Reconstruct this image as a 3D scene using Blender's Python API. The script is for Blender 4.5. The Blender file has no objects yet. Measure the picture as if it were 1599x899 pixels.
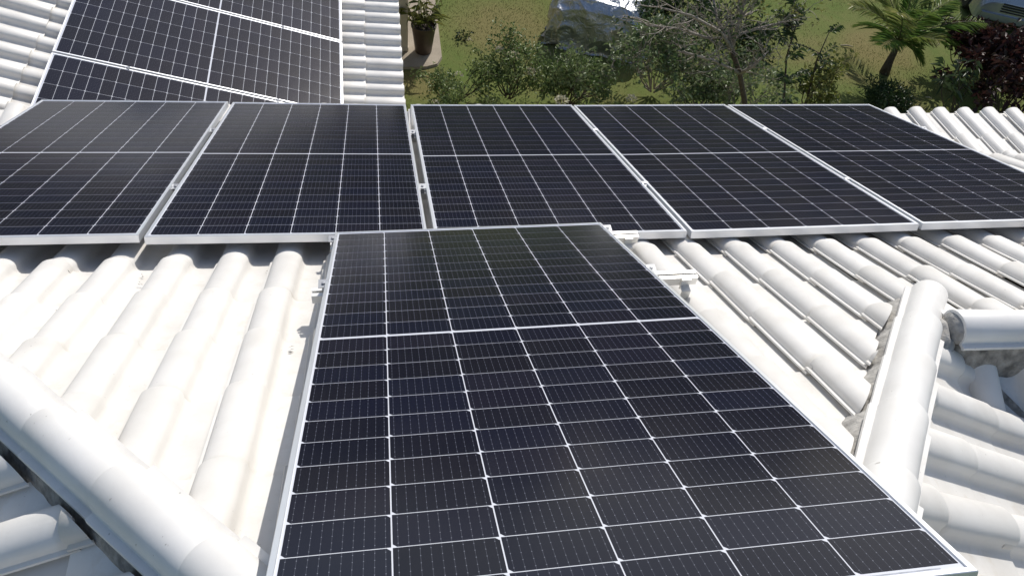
import bpy, bmesh, math, random
import numpy as np
from mathutils import Vector, Matrix, noise

random.seed(7)
rng = np.random.default_rng(7)
scene = bpy.context.scene
COL = scene.collection
R = math.radians

# ------------------------------------------------------------------ camera
GZ = 7.0                                   # eye height above the lawn
YAW, PITCH, ROLL, FPX = 0.24818, 0.85714, 0.15573, 1204.16
cy, sy, cp, sp = math.cos(YAW), math.sin(YAW), math.cos(PITCH), math.sin(PITCH)
fwd = Vector((sy*cp, cy*cp, -sp)); r0 = Vector((cy, -sy, 0)); u0 = r0.cross(fwd)
right = math.cos(ROLL)*r0 + math.sin(ROLL)*u0
up = -math.sin(ROLL)*r0 + math.cos(ROLL)*u0
EYE = Vector((0, 0, GZ))
cam_data = bpy.data.cameras.new("camera")
cam_data.sensor_width = 36.0
cam_data.lens = FPX/1599.0*36.0
cam_data.clip_start = 0.05
cam_data.clip_end = 3000
cam = bpy.data.objects.new("camera", cam_data)
COL.objects.link(cam)
m = Matrix((right, up, -fwd)).transposed().to_4x4()
m.translation = EYE
cam.matrix_world = m
scene.camera = cam

def ray(px, py):
    return fwd + right*((px-799.5)/FPX) - up*((py-449.5)/FPX)
def at_z(px, py, z):                       # point of the place seen there, at height z above the lawn
    d = ray(px, py); return EYE + d*((z-GZ)/d.z)
def at_y(px, py, y):                       # the same at distance y in front of the house ridge
    d = ray(px, py); return EYE + d*(y/d.y)
def in_view(pt, mx=60):
    v = Vector(pt)-EYE; w = v.dot(fwd)
    if w <= 0.05: return None
    x = 799.5+FPX*v.dot(right)/w; y = 449.5-FPX*v.dot(up)/w
    return (x, y, w) if -mx < x < 1599+mx and -mx < y < 899+mx else None

# ------------------------------------------------------------------ sky, sun, exposure
SUN_EL, SUN_AZ = R(40), R(28)
world = bpy.data.worlds.new("World"); scene.world = world
world.use_nodes = True
wn = world.node_tree.nodes; wl = world.node_tree.links
sky = wn.new("ShaderNodeTexSky"); sky.sky_type = 'NISHITA'; sky.sun_disc = False
sky.sun_elevation = SUN_EL; sky.sun_rotation = SUN_AZ
sky.air_density = 1.0; sky.dust_density = 1.5; sky.ozone_density = 1.0
wn["Background"].inputs["Strength"].default_value = 0.115
wl.new(sky.outputs["Color"], wn["Background"].inputs["Color"])
sd = bpy.data.lights.new("sun", 'SUN'); sd.energy = 3.75; sd.angle = R(0.53); sd.color = (1.0, 0.955, 0.89)
sun = bpy.data.objects.new("sun", sd); COL.objects.link(sun)
SUNV = Vector((math.cos(SUN_EL)*math.sin(SUN_AZ), math.cos(SUN_EL)*math.cos(SUN_AZ), math.sin(SUN_EL)))
sun.rotation_euler = SUNV.to_track_quat('Z', 'Y').to_euler()
sun.location = (6, 12, 25)
scene.view_settings.view_transform = 'Standard'
scene.view_settings.look = 'None'
scene.view_settings.exposure = 0.0
scene.view_settings.gamma = 1.0
scene.cycles.max_bounces = 10
scene.cycles.diffuse_bounces = 8
scene.cycles.use_denoising = True

# ------------------------------------------------------------------ material helpers
class NT:
    def __init__(self, name):
        self.m = bpy.data.materials.new(name); self.m.use_nodes = True
        self.n = self.m.node_tree.nodes; self.l = self.m.node_tree.links
        self.b = self.n["Principled BSDF"]
    def node(self, t, **kw):
        x = self.n.new(t)
        for k, v in kw.items(): setattr(x, k, v)
        return x
    def link(self, a, b): self.l.new(a, b)
    def set(self, **kw):
        for k, v in kw.items():
            i = self.b.inputs[k.replace('_', ' ')]
            i.default_value = v if not isinstance(v, tuple) or len(v) == 4 else (*v, 1)
    def coord(self, which="Object"):
        return self.node("ShaderNodeTexCoord").outputs[which]
    def noise(self, vec, scale, detail=4, rough=.55, dist=0):
        x = self.node("ShaderNodeTexNoise"); x.inputs["Scale"].default_value = scale
        x.inputs["Detail"].default_value = detail; x.inputs["Roughness"].default_value = rough
        x.inputs["Distortion"].default_value = dist
        if vec is not None: self.link(vec, x.inputs["Vector"])
        return x.outputs["Fac"]
    def ramp(self, fac, stops, mode='LINEAR'):
        x = self.node("ShaderNodeValToRGB"); cr = x.color_ramp; cr.interpolation = mode
        while len(cr.elements) < len(stops): cr.elements.new(.5)
        for e, (p, c) in zip(cr.elements, stops):
            e.position = p; e.color = (*c, 1) if isinstance(c, tuple) else (c, c, c, 1)
        self.link(fac, x.inputs["Fac"]); return x.outputs["Color"]
    def mix(self, fac, a, b, mode='MIX'):
        x = self.node("ShaderNodeMix", data_type='RGBA', blend_type=mode)
        for s, v in ((x.inputs[0], fac), (x.inputs[6], a), (x.inputs[7], b)):
            if hasattr(v, "is_linked"): self.link(v, s)
            else: s.default_value = v if not isinstance(v, tuple) else (*v, 1)
        return x.outputs[2]
    def math(self, op, a, b=None, c=None, clamp=False):
        x = self.node("ShaderNodeMath", operation=op); x.use_clamp = clamp
        for i, v in enumerate((a, b, c)):
            if v is None: continue
            if hasattr(v, "is_linked"): self.link(v, x.inputs[i])
            else: x.inputs[i].default_value = v
        return x.outputs[0]
    def bump(self, h, strength=.3, dist=.01):
        x = self.node("ShaderNodeBump"); x.inputs["Strength"].default_value = strength
        x.inputs["Distance"].default_value = dist
        self.link(h, x.inputs["Height"]); self.link(x.outputs[0], self.b.inputs["Normal"])
    def sep(self, v):
        x = self.node("ShaderNodeSeparateXYZ"); self.link(v, x.inputs[0]); return x.outputs
    def rand(self): return self.node("ShaderNodeObjectInfo").outputs["Random"]
    def attr(self, name):
        x = self.node("ShaderNodeAttribute"); x.attribute_name = name; return x.outputs["Fac"]
    def offset(self, vec, amt=37.):
        r = self.rand(); c = self.node("ShaderNodeCombineXYZ")
        for i, k in enumerate((1, 1.7, 2.3)): self.link(self.math('MULTIPLY', r, amt*k), c.inputs[i])
        a = self.node("ShaderNodeVectorMath", operation='ADD')
        self.link(vec, a.inputs[0]); self.link(c.outputs[0], a.inputs[1]); return a.outputs[0]

def simple(name, col, rough=.6, metal=0., var=.12, scale=8., bump=0., bscale=40., **kw):
    t = NT(name); v = t.offset(t.coord())
    f = t.noise(v, scale)
    lo = tuple(c*(1-var) for c in col); hi = tuple(min(1, c*(1+var)) for c in col)
    t.link(t.ramp(f, [(.3, lo), (.7, hi)]), t.b.inputs["Base Color"])
    t.set(Roughness=rough, Metallic=metal, **kw)
    if bump: t.bump(t.noise(v, bscale), bump, .01)
    return t.m

def tile_material():
    t = NT("white_tile_glaze"); o = t.coord(); v = t.offset(o)
    x, y, z = t.sep(o)[0], t.sep(o)[1], t.sep(o)[2]
    big = t.noise(v, 9, 5, .6)
    base = t.ramp(big, [(.25, (.735, .71, .665)), (.55, (.79, .77, .73)), (.8, (.81, .795, .76))])
    # grime that gathers on the flat pan near the head of the tile and under the lap
    pan = t.math('LESS_THAN', z, .012)
    stain = t.ramp(t.noise(v, 16, 6, .7), [(.52, 0.), (.75, 1.)])
    warm = t.math('MULTIPLY', t.math('MULTIPLY', stain, pan), .45)
    c = t.mix(warm, base, (.62, .55, .43))
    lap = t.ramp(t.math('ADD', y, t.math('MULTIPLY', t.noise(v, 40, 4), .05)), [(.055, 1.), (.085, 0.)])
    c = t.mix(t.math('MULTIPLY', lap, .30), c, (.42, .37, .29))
    lichen = t.ramp(t.noise(v, 24, 7, .75), [(.60, 0.), (.70, 1.)])
    lichen = t.math('MULTIPLY', lichen, t.ramp(t.noise(v, 3.5, 3), [(.48, 0.), (.66, 1.)]))
    c = t.mix(t.math('MULTIPLY', lichen, .18), c, (.46, .43, .36))
    speck = t.ramp(t.noise(v, 95, 2, .5), [(.70, 0.), (.76, 1.)])
    speck2 = t.math('MULTIPLY', speck, t.ramp(t.noise(v, 11, 2), [(.5, 0.), (.68, 1.)]))
    c = t.mix(t.math('MULTIPLY', speck2, .55), c, (.24, .22, .19))
    r = t.math('MULTIPLY_ADD', t.rand(), .12, .89)
    c = t.mix(1.0, c, t.ramp(r, [(0, 0.), (1, 1.)]), 'MULTIPLY')
    t.link(c, t.b.inputs["Base Color"])
    t.link(t.ramp(big, [(.3, .42), (.7, .58)]), t.b.inputs["Roughness"])
    t.set(Specular_IOR_Level=.4)
    t.bump(t.noise(v, 30, 5), .09, .005)
    return t.m

def cap_material():
    t = NT("white_ridge_glaze"); o = t.coord(); v = t.offset(o)
    f = t.noise(v, 6, 5)
    c = t.ramp(f, [(.3, (.73, .715, .685)), (.65, (.80, .79, .765))])
    zz = t.sep(o)[2]
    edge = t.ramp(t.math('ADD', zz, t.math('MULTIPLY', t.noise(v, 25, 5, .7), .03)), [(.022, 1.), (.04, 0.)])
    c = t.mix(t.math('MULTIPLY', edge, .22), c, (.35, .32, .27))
    sp_ = t.ramp(t.noise(v, 60, 2), [(.72, 0.), (.77, 1.)])
    c = t.mix(t.math('MULTIPLY', sp_, .6), c, (.25, .23, .2))
    t.link(c, t.b.inputs["Base Color"])
    t.link(t.ramp(f, [(.3, .40), (.7, .52)]), t.b.inputs["Roughness"])
    t.bump(t.noise(v, 18, 4), .12, .006)
    return t.m

def cell_material():
    t = NT("dark_silicon"); uv = t.coord("UV"); s = t.sep(uv); u, w = s[0], s[1]
    g = t.math('FRACT', t.math('MULTIPLY', u, 10.0))
    line = t.math('LESS_THAN', t.math('ABSOLUTE', t.math('SUBTRACT', g, .5)), .022)
    gv = t.math('FRACT', t.math('MULTIPLY', w, 5.0))
    pad = t.math('MULTIPLY', t.math('LESS_THAN', t.math('ABSOLUTE', t.math('SUBTRACT', g, .5)), .045),
                 t.math('LESS_THAN', t.math('ABSOLUTE', t.math('SUBTRACT', gv, .5)), .055))
    rv = t.rand()
    wear = t.math('MULTIPLY_ADD', t.noise(t.offset(t.coord()), 70, 3), .5, .0)
    base = t.ramp(rv, [(0, (.0075, .0085, .017)), (.35, (.0085, .0088, .016)), (.7, (.0080, .0098, .022)), (1, (.0098, .0098, .020))])
    c = t.mix(t.math('MULTIPLY', line, t.math('ADD', wear, .0)), base, (.19, .205, .25))
    c = t.mix(pad, c, (.16, .17, .21))
    film = t.ramp(t.noise(t.offset(t.coord(), 3.), 2.2, 6, .65), [(.42, 0.), (.8, 1.)])
    c = t.mix(t.math('MULTIPLY', film, .012), c, (.45, .40, .33))
    t.link(c, t.b.inputs["Base Color"])
    dust = t.noise(t.coord(), 3, 4)
    t.link(t.ramp(dust, [(.3, .12), (.75, .22)]), t.b.inputs["Roughness"])
    t.set(IOR=1.42, Specular_IOR_Level=.27)
    return t.m

M = {}
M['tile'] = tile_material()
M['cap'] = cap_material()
M['cell'] = cell_material()
M['backsheet'] = simple("white_backsheet", (.62, .64, .70), .22, var=.03, IOR=1.42)
M['frame'] = simple("anodised_aluminium", (.80, .82, .85), .38, .72, var=.05, scale=4)
M['bracket'] = simple("galvanised_bracket", (.72, .72, .70), .42, .6, var=.1)
M['rail'] = simple("mill_aluminium", (.86, .85, .82), .45, .45, var=.04)
M['clamp'] = simple('grey_clamp', (.36, .37, .39), .55, .5, var=.1)
M['bolt'] = simple("steel_bolt", (.45, .45, .46), .35, .9)
M['mortar'] = simple("grey_cement_mortar", (.36, .35, .33), .95, var=.35, scale=22, bump=.9, bscale=55)
M['mortar_dark'] = simple("shaded_cement_mortar", (.31, .285, .25), .95, var=.5, scale=26, bump=.9, bscale=60)  # browner cement, with the shade of hip, ridge and valley in its colour
M['deck'] = simple("roof_boards", (.14, .11, .085), .9, var=.3, scale=3)
M['plaster'] = simple("beige_plaster", (.62, .56, .46), .9, var=.08, bump=.2)
M['debris'] = simple("dry_leaf_litter", (.10, .085, .06), .9, var=.4, scale=40)

def lawn_material():
    t = NT("lawn_turf"); v = t.coord()
    big = t.noise(v, .42, 5, .6, .4); mid = t.noise(v, 2.1, 5, .62); fine = t.noise(v, 55, 4, .65)
    a = t.ramp(big, [(.36, (.11, .165, .042)), (.52, (.15, .18, .056)), (.66, (.21, .185, .08))])
    b = t.ramp(mid, [(.35, (.10, .155, .036)), (.6, (.17, .175, .062)), (.78, (.235, .20, .105))])
    c = t.mix(.45, a, b)
    # the worn, straw coloured ground before the covered car and beside the palm
    for (cx, cy2, r_) in WORN:
        d = t.node("ShaderNodeVectorMath", operation='DISTANCE'); t.link(v, d.inputs[0]); d.inputs[1].default_value = (cx, cy2, 0)
        w = t.math('ADD', t.math('DIVIDE', d.outputs["Value"], r_), t.math('MULTIPLY', t.math('SUBTRACT', mid, .5), 1.1))
        c = t.mix(t.ramp(w, [(.45, .62), (1.05, 0.)]), c, t.ramp(fine, [(.3, (.20, .155, .072)), (.7, (.27, .21, .105))]))
    c = t.mix(.5, c, t.ramp(fine, [(.25, (.55, .56, .50)), (.5, (.95, .95, .95)), (.8, (1.35, 1.35, 1.25))]), 'MULTIPLY')
    t.link(c, t.b.inputs["Base Color"]); t.set(Roughness=.95, Specular_IOR_Level=.1)
    t.bump(fine, .6, .02)
    return t.m
WORN = [(*at_z(790, 45, 0)[:2], 1.15), (*at_z(1375, 75, 0)[:2], .95), (*at_z(660, 128, 0)[:2], .55)]
M['lawn'] = lawn_material()
def concrete_material():
    t = NT("pale_path_concrete"); v = t.coord()
    c = t.ramp(t.noise(v, 3, 6, .65), [(.3, (.30, .255, .195)), (.6, (.39, .335, .26)), (.8, (.43, .38, .30))])
    c = t.mix(t.math('MULTIPLY', t.ramp(t.noise(v, 40, 3), [(.62, 0.), (.7, 1.)]), .5), c, (.2, .17, .12))
    t.link(c, t.b.inputs["Base Color"]); t.set(Roughness=.9); t.bump(t.noise(v, 60, 4), .4, .01)
    return t.m
M['concrete'] = concrete_material()

def leaf_material(name, cols, rough=.45, sub=.0):
    t = NT(name); f = t.attr("tint")
    n = len(cols)
    c = t.ramp(f, [(i/(n-1), c) for i, c in enumerate(cols)])
    t.link(c, t.b.inputs["Base Color"]); t.set(Roughness=rough, Specular_IOR_Level=.35)
    tr = t.node("ShaderNodeBsdfTranslucent"); t.link(c, tr.inputs["Color"])
    mx = t.node("ShaderNodeMixShader"); mx.inputs[0].default_value = .28
    t.link(t.b.outputs[0], mx.inputs[1]); t.link(tr.outputs[0], mx.inputs[2])
    t.link(mx.outputs[0], t.n["Material Output"].inputs["Surface"])
    return t.m
M['leaf'] = leaf_material("shrub_leaf", [(.085, .145, .04), (.165, .23, .08), (.29, .34, .16)])
M['leaf_grey'] = leaf_material("grey_green_leaf", [(.08, .135, .048), (.17, .23, .10), (.31, .36, .20)])
M['leaf_dark'] = leaf_material("dark_leaf", [(.022, .046, .015), (.04, .072, .024), (.075, .115, .042)])
M['leaf_yellow'] = leaf_material("yellow_green_leaf", [(.09, .12, .025), (.17, .19, .045), (.29, .28, .10)])
M['leaf_red'] = leaf_material("maroon_leaf", [(.025, .010, .010), (.042, .014, .014), (.06, .028, .024), (.05, .045, .03)], .5)
M['leaf_long'] = leaf_material("long_glossy_leaf", [(.035, .06, .022), (.065, .10, .045), (.10, .135, .07)], .42)
M['frond'] = leaf_material("palm_leaflet", [(.055, .13, .022), (.12, .22, .045), (.23, .30, .075), (.40, .38, .15)], .4)
M['petal'] = leaf_material("cream_petal", [(.55, .50, .33), (.68, .64, .48), (.75, .73, .62)], .6)
M['grass'] = leaf_material("grass_blade", [(.10, .16, .036), (.16, .175, .055), (.23, .20, .09), (.33, .27, .15)], .7)
M['bark_grey'] = simple("grey_bark", (.30, .265, .225), .9, var=.35, scale=30, bump=.6, bscale=70)
M['bark'] = simple("brown_bark", (.085, .065, .045), .9, var=.35, scale=30, bump=.6, bscale=70)
M['stem'] = simple("green_stem", (.09, .09, .035), .7, var=.3, scale=20)
M['soil'] = simple("dark_soil", (.05, .038, .028), 1., var=.4, scale=30)

# ------------------------------------------------------------------ object helpers
def link(o, parent=None):
    COL.objects.link(o)
    if parent is not None: o.parent = parent
    return o
def mesh_obj(name, me, mat=None, parent=None, smooth=False, sharp=None):
    if mat is not None and not me.materials: me.materials.append(mat)
    if smooth:
        me.polygons.foreach_set("use_smooth", [True]*len(me.polygons))
        if sharp: me.set_sharp_from_angle(angle=R(sharp))
    return link(bpy.data.objects.new(name, me), parent)
def from_lists(name, V, F, mat=None, parent=None, smooth=False, sharp=None, tint=None):
    me = bpy.data.meshes.new(name); me.from_pydata([tuple(v) for v in V], [], F); me.update()
    if tint is not None:
        a = me.attributes.new("tint", 'FLOAT', 'FACE'); a.data.foreach_set("value", np.asarray(tint, dtype=np.float32))
    return mesh_obj(name, me, mat, parent, smooth, sharp)
def empty(name, loc=(0, 0, 0), parent=None):
    o = bpy.data.objects.new(name, None); o.empty_display_size = .1; o.location = loc
    return link(o, parent)
def tag(o, label=None, cat=None, group=None, kind=None):
    if label: o["label"] = label
    if cat: o["category"] = cat
    if group: o["group"] = group
    if kind: o["kind"] = kind
    return o
def box(V, F, c, s, rot=None):
    """append a box centre c, full size s"""
    b = len(V)
    for x in (-.5, .5):
        for y in (-.5, .5):
            for z in (-.5, .5):
                p = Vector((x*s[0], y*s[1], z*s[2]))
                if rot is not None: p = rot @ p
                V.append(p+Vector(c))
    F += [[b+i for i in f] for f in ((0, 1, 3, 2), (4, 6, 7, 5), (0, 4, 5, 1), (2, 3, 7, 6), (0, 2, 6, 4), (1, 5, 7, 3))]
def tube(V, F, pts, radii, n=6, cap=True):
    pts = [Vector(p) for p in pts]
    prev = None; b0 = len(V)
    for i, p in enumerate(pts):
        d = (pts[min(i+1, len(pts)-1)]-pts[max(i-1, 0)]).normalized()
        if prev is None:
            a = d.orthogonal().normalized()
        else:
            a = (prev-d*prev.dot(d)).normalized()
        prev = a; c = d.cross(a)
        for k in range(n):
            t = 2*math.pi*k/n
            V.append(p+(a*math.cos(t)+c*math.sin(t))*radii[i])
    for i in range(len(pts)-1):
        for k in range(n):
            q = b0+i*n
            F.append([q+k, q+(k+1) % n, q+n+(k+1) % n, q+n+k])
    if cap:
        F.append([b0+k for k in range(n)][::-1]); F.append([b0+(len(pts)-1)*n+k for k in range(n)])
def lathe(V, F, prof, n=24, c=(0, 0, 0)):
    b = len(V)
    for r_, z in prof:
        for k in range(n):
            t = 2*math.pi*k/n; V.append(Vector((c[0]+r_*math.cos(t), c[1]+r_*math.sin(t), c[2]+z)))
    for i in range(len(prof)-1):
        for k in range(n):
            F.append([b+i*n+k, b+i*n+(k+1) % n, b+(i+1)*n+(k+1) % n, b+(i+1)*n+k])
    F.append([b+k for k in range(n)][::-1]); F.append([b+(len(prof)-1)*n+k for k in range(n)])

def leaf_mesh(name, base, axis, length, width, mat, parent=None, droop=.15, tint=None, fold=.25):
    """many folded four-point leaves in one mesh; base/axis (n,3)"""
    n = len(base); base = np.asarray(base, float); axis = np.asarray(axis, float)
    axis /= np.linalg.norm(axis, axis=1)[:, None]+1e-9
    rnd = rng.normal(size=(n, 3)); side = np.cross(axis, rnd); side /= np.linalg.norm(side, axis=1)[:, None]+1e-9
    nor = np.cross(side, axis); flip = np.sign(nor[:, 2:3]+1e-6); nor *= flip
    L = np.broadcast_to(np.asarray(length, float), (n,))[:, None]; W = np.broadcast_to(np.asarray(width, float), (n,))[:, None]
    tip = base+axis*L-np.array([0, 0, 1])*L*droop
    mid = base+axis*L*.45
    l = mid+side*W*.5+nor*W*fold; r = mid-side*W*.5+nor*W*fold
    V = np.stack([base, l, tip, r], 1).reshape(-1, 3)
    me = bpy.data.meshes.new(name); me.vertices.add(4*n); me.vertices.foreach_set("co", V.ravel())
    idx = (np.arange(n)[:, None]*4+np.array([0, 1, 2, 0, 2, 3])).ravel()
    me.loops.add(6*n); me.loops.foreach_set("vertex_index", idx.astype(np.int32))
    me.polygons.add(2*n); me.polygons.foreach_set("loop_start", np.arange(0, 6*n, 3, dtype=np.int32))
    me.update(calc_edges=True); me.validate()
    tv = rng.random(n) if tint is None else np.asarray(tint)
    a = me.attributes.new("tint", 'FLOAT', 'FACE'); a.data.foreach_set("value", np.repeat(tv, 2).astype(np.float32))
    return mesh_obj(name, me, mat, parent)

# ------------------------------------------------------------------ roof geometry
T = math.tan(R(28.14))
S, LEN, CRS = .218, .405, .366             # tile pitch, length, exposed course
def zmain(y): return GZ-2.451-T*(y-2.206)
def zeave(y): return GZ-3.435+.0875*(4.60-y)
YK = (2.206*T-2.451+3.435-.0875*4.60)/(T-.0875)      # where the pitch eases towards the eave
HR, HL = .41, .25                          # hips: x-y = HR on the right, x+y = HL on the left
KR = 1.075                                 # the right hip runs a little off 45 degrees
def hip_y(x): return 1.60+KR*(x-2.0)
def zright(x): return zmain(hip_y(x))
def zleft(x): return GZ-2.451-T*(HL-x-2.206)
RIDGE_Y = 1.40
def zcross(y): return zmain(RIDGE_Y)-T*(RIDGE_Y-y)-.062
XW, ZW = .235, GZ-4.56                     # wing eave
P1, P2 = math.tan(R(3.5)), math.tan(R(20))
XK = -.81
def zwing_low(x): return ZW+P1*(XW-x)
def zwing_up(x): return zwing_low(XK)+P2*(XK-x)

house = empty("house", (0, 3.0, 0))
tag(house, "house with a white barrel tiled roof carrying the black solar panels", "house")

def slab(name, pts, thick=.02, mat=None, parent=None):
    n = len(pts); V = [Vector(p) for p in pts]+[Vector(p)-Vector((0, 0, thick)) for p in pts]
    F = [list(range(n)), list(range(2*n-1, n-1, -1))]+[[i+n, (i+1) % n+n, (i+1) % n, i] for i in range(n)]
    o = from_lists(name, V, F, mat, parent)
    return o
D = .035                                    # boards lie this far under the tile pans
HOUSE_OFF = house.location.copy()
def hslab(name, pts):
    o = slab(name, [Vector(p)-HOUSE_OFF for p in pts], .02, M['deck'], house); return o
XA, XB = -5.6, 7.2
apx = (.345, -.17)
deck_main = hslab("roof_slope", [(*apx, zmain(apx[1])-D), (XA, HL-XA, zmain(HL-XA)-D) if HL-XA < YK else (HL-YK, YK, zmain(YK)-D), (XB, YK, zmain(YK)-D),
                                 (XB, RIDGE_Y, zmain(RIDGE_Y)-D), (1.83, RIDGE_Y, zmain(RIDGE_Y)-D)])
deck_eave = hslab("eave_slope", [(HL-YK, YK+.002, zeave(YK)-D), (HL-4.52, 4.52, zeave(4.52)-D), (XB, 4.52, zeave(4.52)-D), (XB, YK+.002, zeave(YK)-D)])
deck_right = hslab("side_slope", [(*apx, zright(apx[0])-D), (1.81, RIDGE_Y-.02, zright(1.81)-D), (3.4, -.2, zright(3.4)-D), (2.2, -1.5, zright(2.2)-D), (.9, -1.5, zright(.9)-D), (.3, -.3, zright(.3)-D)])
deck_left = hslab("side_slope", [(*apx, zleft(apx[0])-D), (HL-4.4, 4.4, zleft(HL-4.4)-D), (HL-4.4, -1.2, zleft(HL-4.4)-D), (.3, -1.2, zleft(.3)-D)])
deck_cross = hslab("side_slope", [(1.85, RIDGE_Y, zcross(RIDGE_Y)-D), (XB, RIDGE_Y, zcross(RIDGE_Y)-D), (XB, -.6, zcross(-.6)-D), (3.81, -.6, zcross(-.6)-D)])
deck_wing = hslab("wing_slope", [(-4.2, 4.75, zwing_up(-4.2)-D), (XK, 4.75, zwing_up(XK)-D), (XK, 13, zwing_up(XK)-D), (-4.2, 13, zwing_up(-4.2)-D)])
deck_wlow = hslab("wing_eave_slope", [(XK+.003, 4.75, zwing_low(XK)-D), (XW-.07, 4.75, zwing_low(XW-.07)-D), (XW-.07, 13, zwing_low(XW-.07)-D), (XK+.003, 13, zwing_low(XK)-D)])

# --- one tile: half barrel on the left, flat pan on the right, lapping its lower neighbour
def tile_profile():
    pts = [(-.013, .014), (-.011, .0195), (-.002, .0205)]
    n = 11
    for i in range(n+1):
        a = math.pi*i/n
        pts.append((.058-.0575*math.cos(a), .0205+.040*math.sin(a)**.85 if i not in (0, n) else .0205))
    pts += [(.1235, .0075), (.131, .0022), (.150, .0004), (.190, .0), (.2145, .0012), (.2245, .0045)]
    return pts
PROF = tile_profile()
def make_tile_mesh(name):
    top = [Vector((x, 0, z)) for x, z in PROF]
    n = len(top); nor = []
    for i in range(n):
        d = (top[min(i+1, n-1)]-top[max(i-1, 0)]).normalized(); nor.append(Vector((-d.z, 0, d.x)))
    bot = [p-q*.0085 for p, q in zip(top, nor)]
    V, F = [], []
    stations = [(0., 0., .985), (LEN*.5, .0065, 1.0), (LEN-.004, .0135, 1.012), (LEN, .0125, 1.012)]
    for k, (yy, lift, sc) in enumerate(stations):
        e = .0015 if k == 3 else 0
        for p, q in zip(top, nor): V.append(Vector(((p.x-.058)*sc+.058, yy, p.z*sc+lift))-q*e)
        for p in bot: V.append(Vector(((p.x-.058)*sc+.058, yy, p.z*sc+lift)))
    w = 2*n
    for k in range(len(stations)-1):
        a, b = k*w, (k+1)*w
        for i in range(n-1):
            F.append([a+i, b+i, b+i+1, a+i+1])
            F.append([a+n+i+1, b+n+i+1, b+n+i, a+n+i])
        F.append([a+n, b+n, b, a]); F.append([a+n-1, b+n-1, b+2*n-1, a+2*n-1])
    for i in range(n-1):
        F.append([i, i+1, n+i+1, n+i])
        z = 3*w
        F.append([z+i, z+n+i, z+n+i+1, z+i+1])
    me = bpy.data.meshes.new(name); me.from_pydata([tuple(v) for v in V], [], [f[::-1] for f in F]); me.update()
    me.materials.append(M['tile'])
    me.polygons.foreach_set("use_smooth", [True]*len(me.polygons)); me.set_sharp_from_angle(angle=R(38))
    return me
TILE = make_tile_mesh("roof_tile")

# panels: (origin far left corner of the frame top, pitch, roll, yaw) measured on the roof
def rx(a): return Matrix.Rotation(a, 3, 'X')
def ry(a): return Matrix.Rotation(a, 3, 'Y')
def rz(a): return Matrix.Rotation(a, 3, 'Z')
PANELS = []
for q in ((0.53506, -0.01862, -0.00233, -0.20024, 2.29731, -2.33996),
          (0.40318, 0.0084, 0.00727, -2.12486, 4.41234, -3.24025),
          (0.40138, 0.01078, 0.00331, -0.96077, 4.41036, -3.24885),
          (0.3918, -0.00152, 0.00349, 0.20602, 4.40311, -3.25513),
          (0.39276, -0.00709, 0.00587, 1.34943, 4.39126, -3.24463),
          (0.39575, -0.00697, 0.00155, 2.50598, 4.39426, -3.23582)):
    rot = rz(q[2]) @ rx(-q[0]) @ ry(q[1])
    PANELS.append((rot, Vector((q[3], q[4], q[5]+GZ))))
az, th = .02114, .27937
U = Vector((math.cos(az)*math.cos(th), math.sin(az)*math.cos(th), -math.sin(th))); Vd = Vector((math.sin(az), -math.cos(az), 0))
W0 = Vector((-2.56419, 7.99309, -3.72499+GZ))
wrot = Matrix((-Vd, -U, U.cross(-Vd))).transposed()
for k in range(3):
    PANELS.append((wrot, W0+Vd*(k*(1.134+.0238)+1.134)))
PW, PL = 1.134, 2.278
def hidden_by_panel(pt):
    d = Vector(pt)-EYE
    for rot, o in PANELS:
        n = rot.col[2]; den = d.dot(n)
        if abs(den) < 1e-6: continue
        t = (o-EYE).dot(n)/den
        if not 0 < t < .995: continue
        h = rot.transposed() @ (EYE+d*t-o)
        if .0 < h.x < PW and -PL < h.y < 0: return True
    return False

tiles = []          # (matrix, deck, cut planes)
def frame_tile(origin, across, down):
    """across = direction of the lattice, down = down the slope (unit); local y points down the slope"""
    a = Vector(across).normalized(); d = Vector(down).normalized(); n = a.cross(d)
    mm = Matrix((a, d, n)).transposed().to_4x4()
    mm.translation = origin
    return mm
def jitter(mm):
    j = Matrix.Translation((random.gauss(0, .0022), random.gauss(0, .006), random.gauss(0, .0011))) @ Matrix.Rotation(random.gauss(0, .010), 4, 'Z') @ Matrix.Rotation(random.gauss(0, .009), 4, 'Y')
    return mm @ j
HX = Vector((KR, -1, 0)).normalized(); HP = Vector((2.0, 1.60, 0)); HXL = Vector((-1, -1, 0)).normalized()
X0 = 1.291
dn = Vector((0, 1, -T)).normalized(); cosm = dn.y
# main slope; the foot of course j lies at y = 2.49 - j*CRS*cosm
for j in range(-5, 9):
    yf = 2.515-j*CRS*cosm
    for i in range(-33, 27):
        x = X0+i*S; head = yf-LEN*cosm
        if head > YK+.05 or yf < -.1: continue
        if yf > YK+.30: continue
        inr = lambda xx, yy: (xx-yy < HR+.25 or yy > RIDGE_Y) and xx+yy > HL-.25
        if not (inr(x, yf) or inr(x+S, yf)): continue
        if x > RIDGE_Y+HR and yf < RIDGE_Y+.12: continue
        cuts = []
        if x+S-head > HR-.35 and head < RIDGE_Y+.2 and x < 1.80: cuts.append((HP-HX*(.104+random.uniform(-.012, .016)), HX))
        if x+head < HL+.35: cuts.append((Vector((HL, 0, 0))-HXL*.066, HXL))
        if x > 1.80 and head < RIDGE_Y+.03: cuts = [(Vector((0, RIDGE_Y+.03, 0)), Vector((0, -1, 0)))]
        tiles.append((frame_tile((x, head, zmain(head)), (1, 0, 0), dn), deck_main, cuts, (x+.06, yf-.05)))
de = Vector((0, 1, -.0875)).normalized()
for j, yf in enumerate((4.54, 4.18, 3.82+.12)):
    for i in range(-33, 27):
        x = X0+i*S; head = yf-LEN*de.y
        if x+head < HL-.2: continue
        z = zeave(head)+(.0 if j < 2 else .012)
        tiles.append((frame_tile((x, head, z), (1, 0, 0), de), deck_eave, [], None))
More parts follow.
